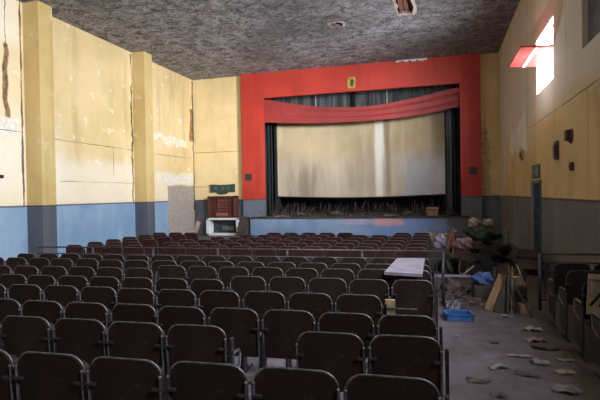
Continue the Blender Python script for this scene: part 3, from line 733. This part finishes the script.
put('dark_heap', lump(.9, 1.0, .42, 84, 3), 'seat_dark', 'taller dark heap of old upholstery before the side door', 'upholstery', (1.35, 14.05, 0))
put('dark_heap', lump(.8, .9, .42, 87, 3), 'seat_dark', 'lower dark heap of old upholstery touching the right wall', 'upholstery', (2.0, 12.75, 0))
put('long_stick', tubes(([(-.08, 0, -.38), (.22, .1, .9)], .02)), 'stick', 'long pale stick leaning on the right wall behind the heap', 'stick', (1.9, 15.5, .38))
# tangle of sticks and boxes beside right seats
for i, (p, q, r, m, lab) in enumerate((((.97, 7.9, 0), (1.02, 8.1, .72), .016, 'dark_stick', 'dark stick standing left in the tangle by the right railing'), ((1.1, 8.0, 0), (1.0, 8.05, .74), .015, 'dark_stick', 'dark stick crossing the tangle by the right railing'),
        ((1.24, 8.1, .42), (1.13, 8.05, .74), .014, 'stick', 'pale slanting stick at the right of the tangle'), ((1.04, 8.0, .0), (1.07, 8.1, .7), .012, 'stick', 'pale upright stick in the middle of the tangle'),
        ((1.3, 7.8, 0), (1.05, 7.8, .5), .018, 'dark_stick', 'dark stick slanting low through the tangle'))):
    put('wooden_stick', tubes(([p, q], r)), m, lab, 'stick', (0, 0, 0))
carton('small_carton', 'small tan carton on the floor by the right seats', 'carton', (1.22, 8.05, 0), .16, .14, .15, .2, 'tan_board', False)
put('wood_block', box(-.07, .07, -.05, .05, 0, .14, bev=.01), 'tan_board', 'tan wood block on top of the dark chest', 'block', (1.17, 8.4, .37), .2)
put('dark_chest', box(-.14, .14, -.13, .13, 0, .37, bev=.015), 'seat_dark', 'dark chest behind the stick tangle', 'chest', (1.16, 8.4, 0), .1)
# beige slatted panel leaning on the nearest right seat
t_ = thing('slatted_panel', 'beige slatted plastic panel leaning on the nearest right seat', 'panel', (1.74, 5.93, .5)); t_.rotation_euler = (-.06, .08, .03)
obj('plate', box(-.22, .22, 0, .02, 0, .44, bev=.006), 'crate', t_)
obj('rim', box(-.22, .22, -.012, 0, .38, .44, bev=.004), 'crate', t_)
for k in range(4):
    b = BM(); add_box(b, -.014, .014, -.006, .0, -.1, .1); o = obj('slot', b, 'void', t_); o.location = (-.13+k*.09, 0, .18); o.rotation_euler = (0, .6, 0)
# litter on the aisle floor
LIT = [(1.12, 5.02, .26, .2, .07, 'paper', 'crumpled white paper nearest the lower right corner'), (.58, 5.5, .2, .1, .05, 'paper', 'small white scrap in the middle of the aisle'),
 (.85, 5.93, .26, .08, .03, 'paper', 'long pale strip on the aisle left of the dark rag'), (1.02, 5.75, .2, .12, .04, 'paper', 'torn pale paper beside the dark rag'),
 (1.18, 6.3, .3, .16, .05, 'dark_plaque', 'dark rag on the right of the aisle'), (1.12, 6.62, .24, .2, .05, 'pink_cloth', 'greyish pink paper behind the dark rag'),
 (1.3, 5.9, .2, .06, .03, 'sack', 'pale splinter on the right edge of the aisle'), (1.18, 7.1, .24, .16, .05, 'paper', 'pale paper by the feet of the right seats'),
 (.36, 5.08, .24, .14, .02, 'rubble', 'grey flattened scrap low in the aisle'), (.84, 5.36, .24, .14, .02, 'rubble', 'brown grey scrap behind the biggest white paper'),
 (.2, 6.6, .07, .05, .02, 'paper', 'tiny pale crumb left in the aisle'), (.62, 6.4, .12, .08, .03, 'rubble', 'small grey crumb in mid aisle'),
 (.27, 9.1, .16, .1, .05, 'white_board', 'white scrap on the rubble heap'), (.95, 7.75, .16, .06, .04, 'white_board', 'white scrap at the foot of the leaning boards'),
 (.5, 4.75, .14, .1, .03, 'rubble', 'grey crumb at the bottom edge of the aisle'), (.15, 8.5, .16, .12, .06, 'paper', 'white scrap behind the blue tray'), (1.22, 5.5, .18, .12, .03, 'sack', 'faded beige scrap close to the right seats')]
for i, (x, y, w, d, h, m, lab) in enumerate(LIT):
    put('litter_scrap', crumple(w, d, h, 100+i, 5), m, lab, 'litter', (x, y, 0), random.uniform(-.5, .5))
carton('white_carton', 'whitish open box in the gap of the left front seats', 'carton', (-6.2, 11.45, 0), .36, .3, .6, .15, 'white_board', False)

# ------------------------------------------------------------------ light
w = bpy.data.worlds.new('sky'); sc.world = w; w.use_nodes = True
bg = w.node_tree.nodes['Background']; bg.inputs[0].default_value = (.86, .93, 1, 1); bg.inputs[1].default_value = 3.0
def area(name, loc, size, size_y, energy, col, tgt, spread=150):
    l = bpy.data.lights.new(name, 'AREA'); l.shape = 'RECTANGLE'; l.size = size; l.size_y = size_y; l.energy = energy; l.color = col; l.spread = math.radians(spread)
    o = bpy.data.objects.new(name, l); COL.objects.link(o); o.location = loc
    o.rotation_euler = (Vector(tgt)-Vector(loc)).to_track_quat('-Z', 'Y').to_euler(); return o
area('window_daylight', (XR+.5, 4.75, 5.1), 2.2, 1.5, 1500, (.92, .96, 1), (XL, 12.5, 4.0), 140)
area('window_daylight', (XR+.5, .75, 5.1), 2.2, 1.5, 700, (.92, .96, 1), (XL, 8, 3.6), 140)
area('window_daylight', (XR+.5, 12.7, 5.1), 2.2, 1.4, 700, (.94, .97, 1), (XL, 13.0, 3.6), 150)
area('window_daylight', (XR+.7, 12.3, 5.1), 1.8, 1.4, 1500, (.9, .95, 1), (-5.0, 22, 4.0), 100)

l = bpy.data.lights.new('window_glow', 'POINT'); l.energy = 28; l.color = (.9, .95, 1); l.shadow_soft_size = .0  # unseen lamp added indoors to brighten the wall around the window
o = bpy.data.objects.new('window_glow', l); COL.objects.link(o); o.location = (1.55, 12.7, 4.7)

# ------------------------------------------------------------------ camera
cam = bpy.data.cameras.new('camera'); cam.sensor_width = 36; cam.lens = 487/600*36; cam.clip_start = .05
co = bpy.data.objects.new('camera', cam); COL.objects.link(co); sc.camera = co
yaw, pit, rol = .278, -.0106, -.0178
c, s = math.cos(yaw), math.sin(yaw)
r_ = Vector((c, s, 0)); d_ = Vector((-s, c, 0)); z_ = Vector((0, 0, 1))
fw = d_*math.cos(pit)+z_*math.sin(pit); up = -d_*math.sin(pit)+z_*math.cos(pit)
R = r_*math.cos(rol)+up*math.sin(rol); U = -r_*math.sin(rol)+up*math.cos(rol)
co.matrix_world = Matrix(((R.x, U.x, -fw.x, 0), (R.y, U.y, -fw.y, 0), (R.z, U.z, -fw.z, EYE), (0, 0, 0, 1)))
sc.view_settings.view_transform = 'Standard'; sc.view_settings.look = 'None'; sc.view_settings.exposure = 0.
sc.cycles.max_bounces = 10; sc.cycles.diffuse_bounces = 6
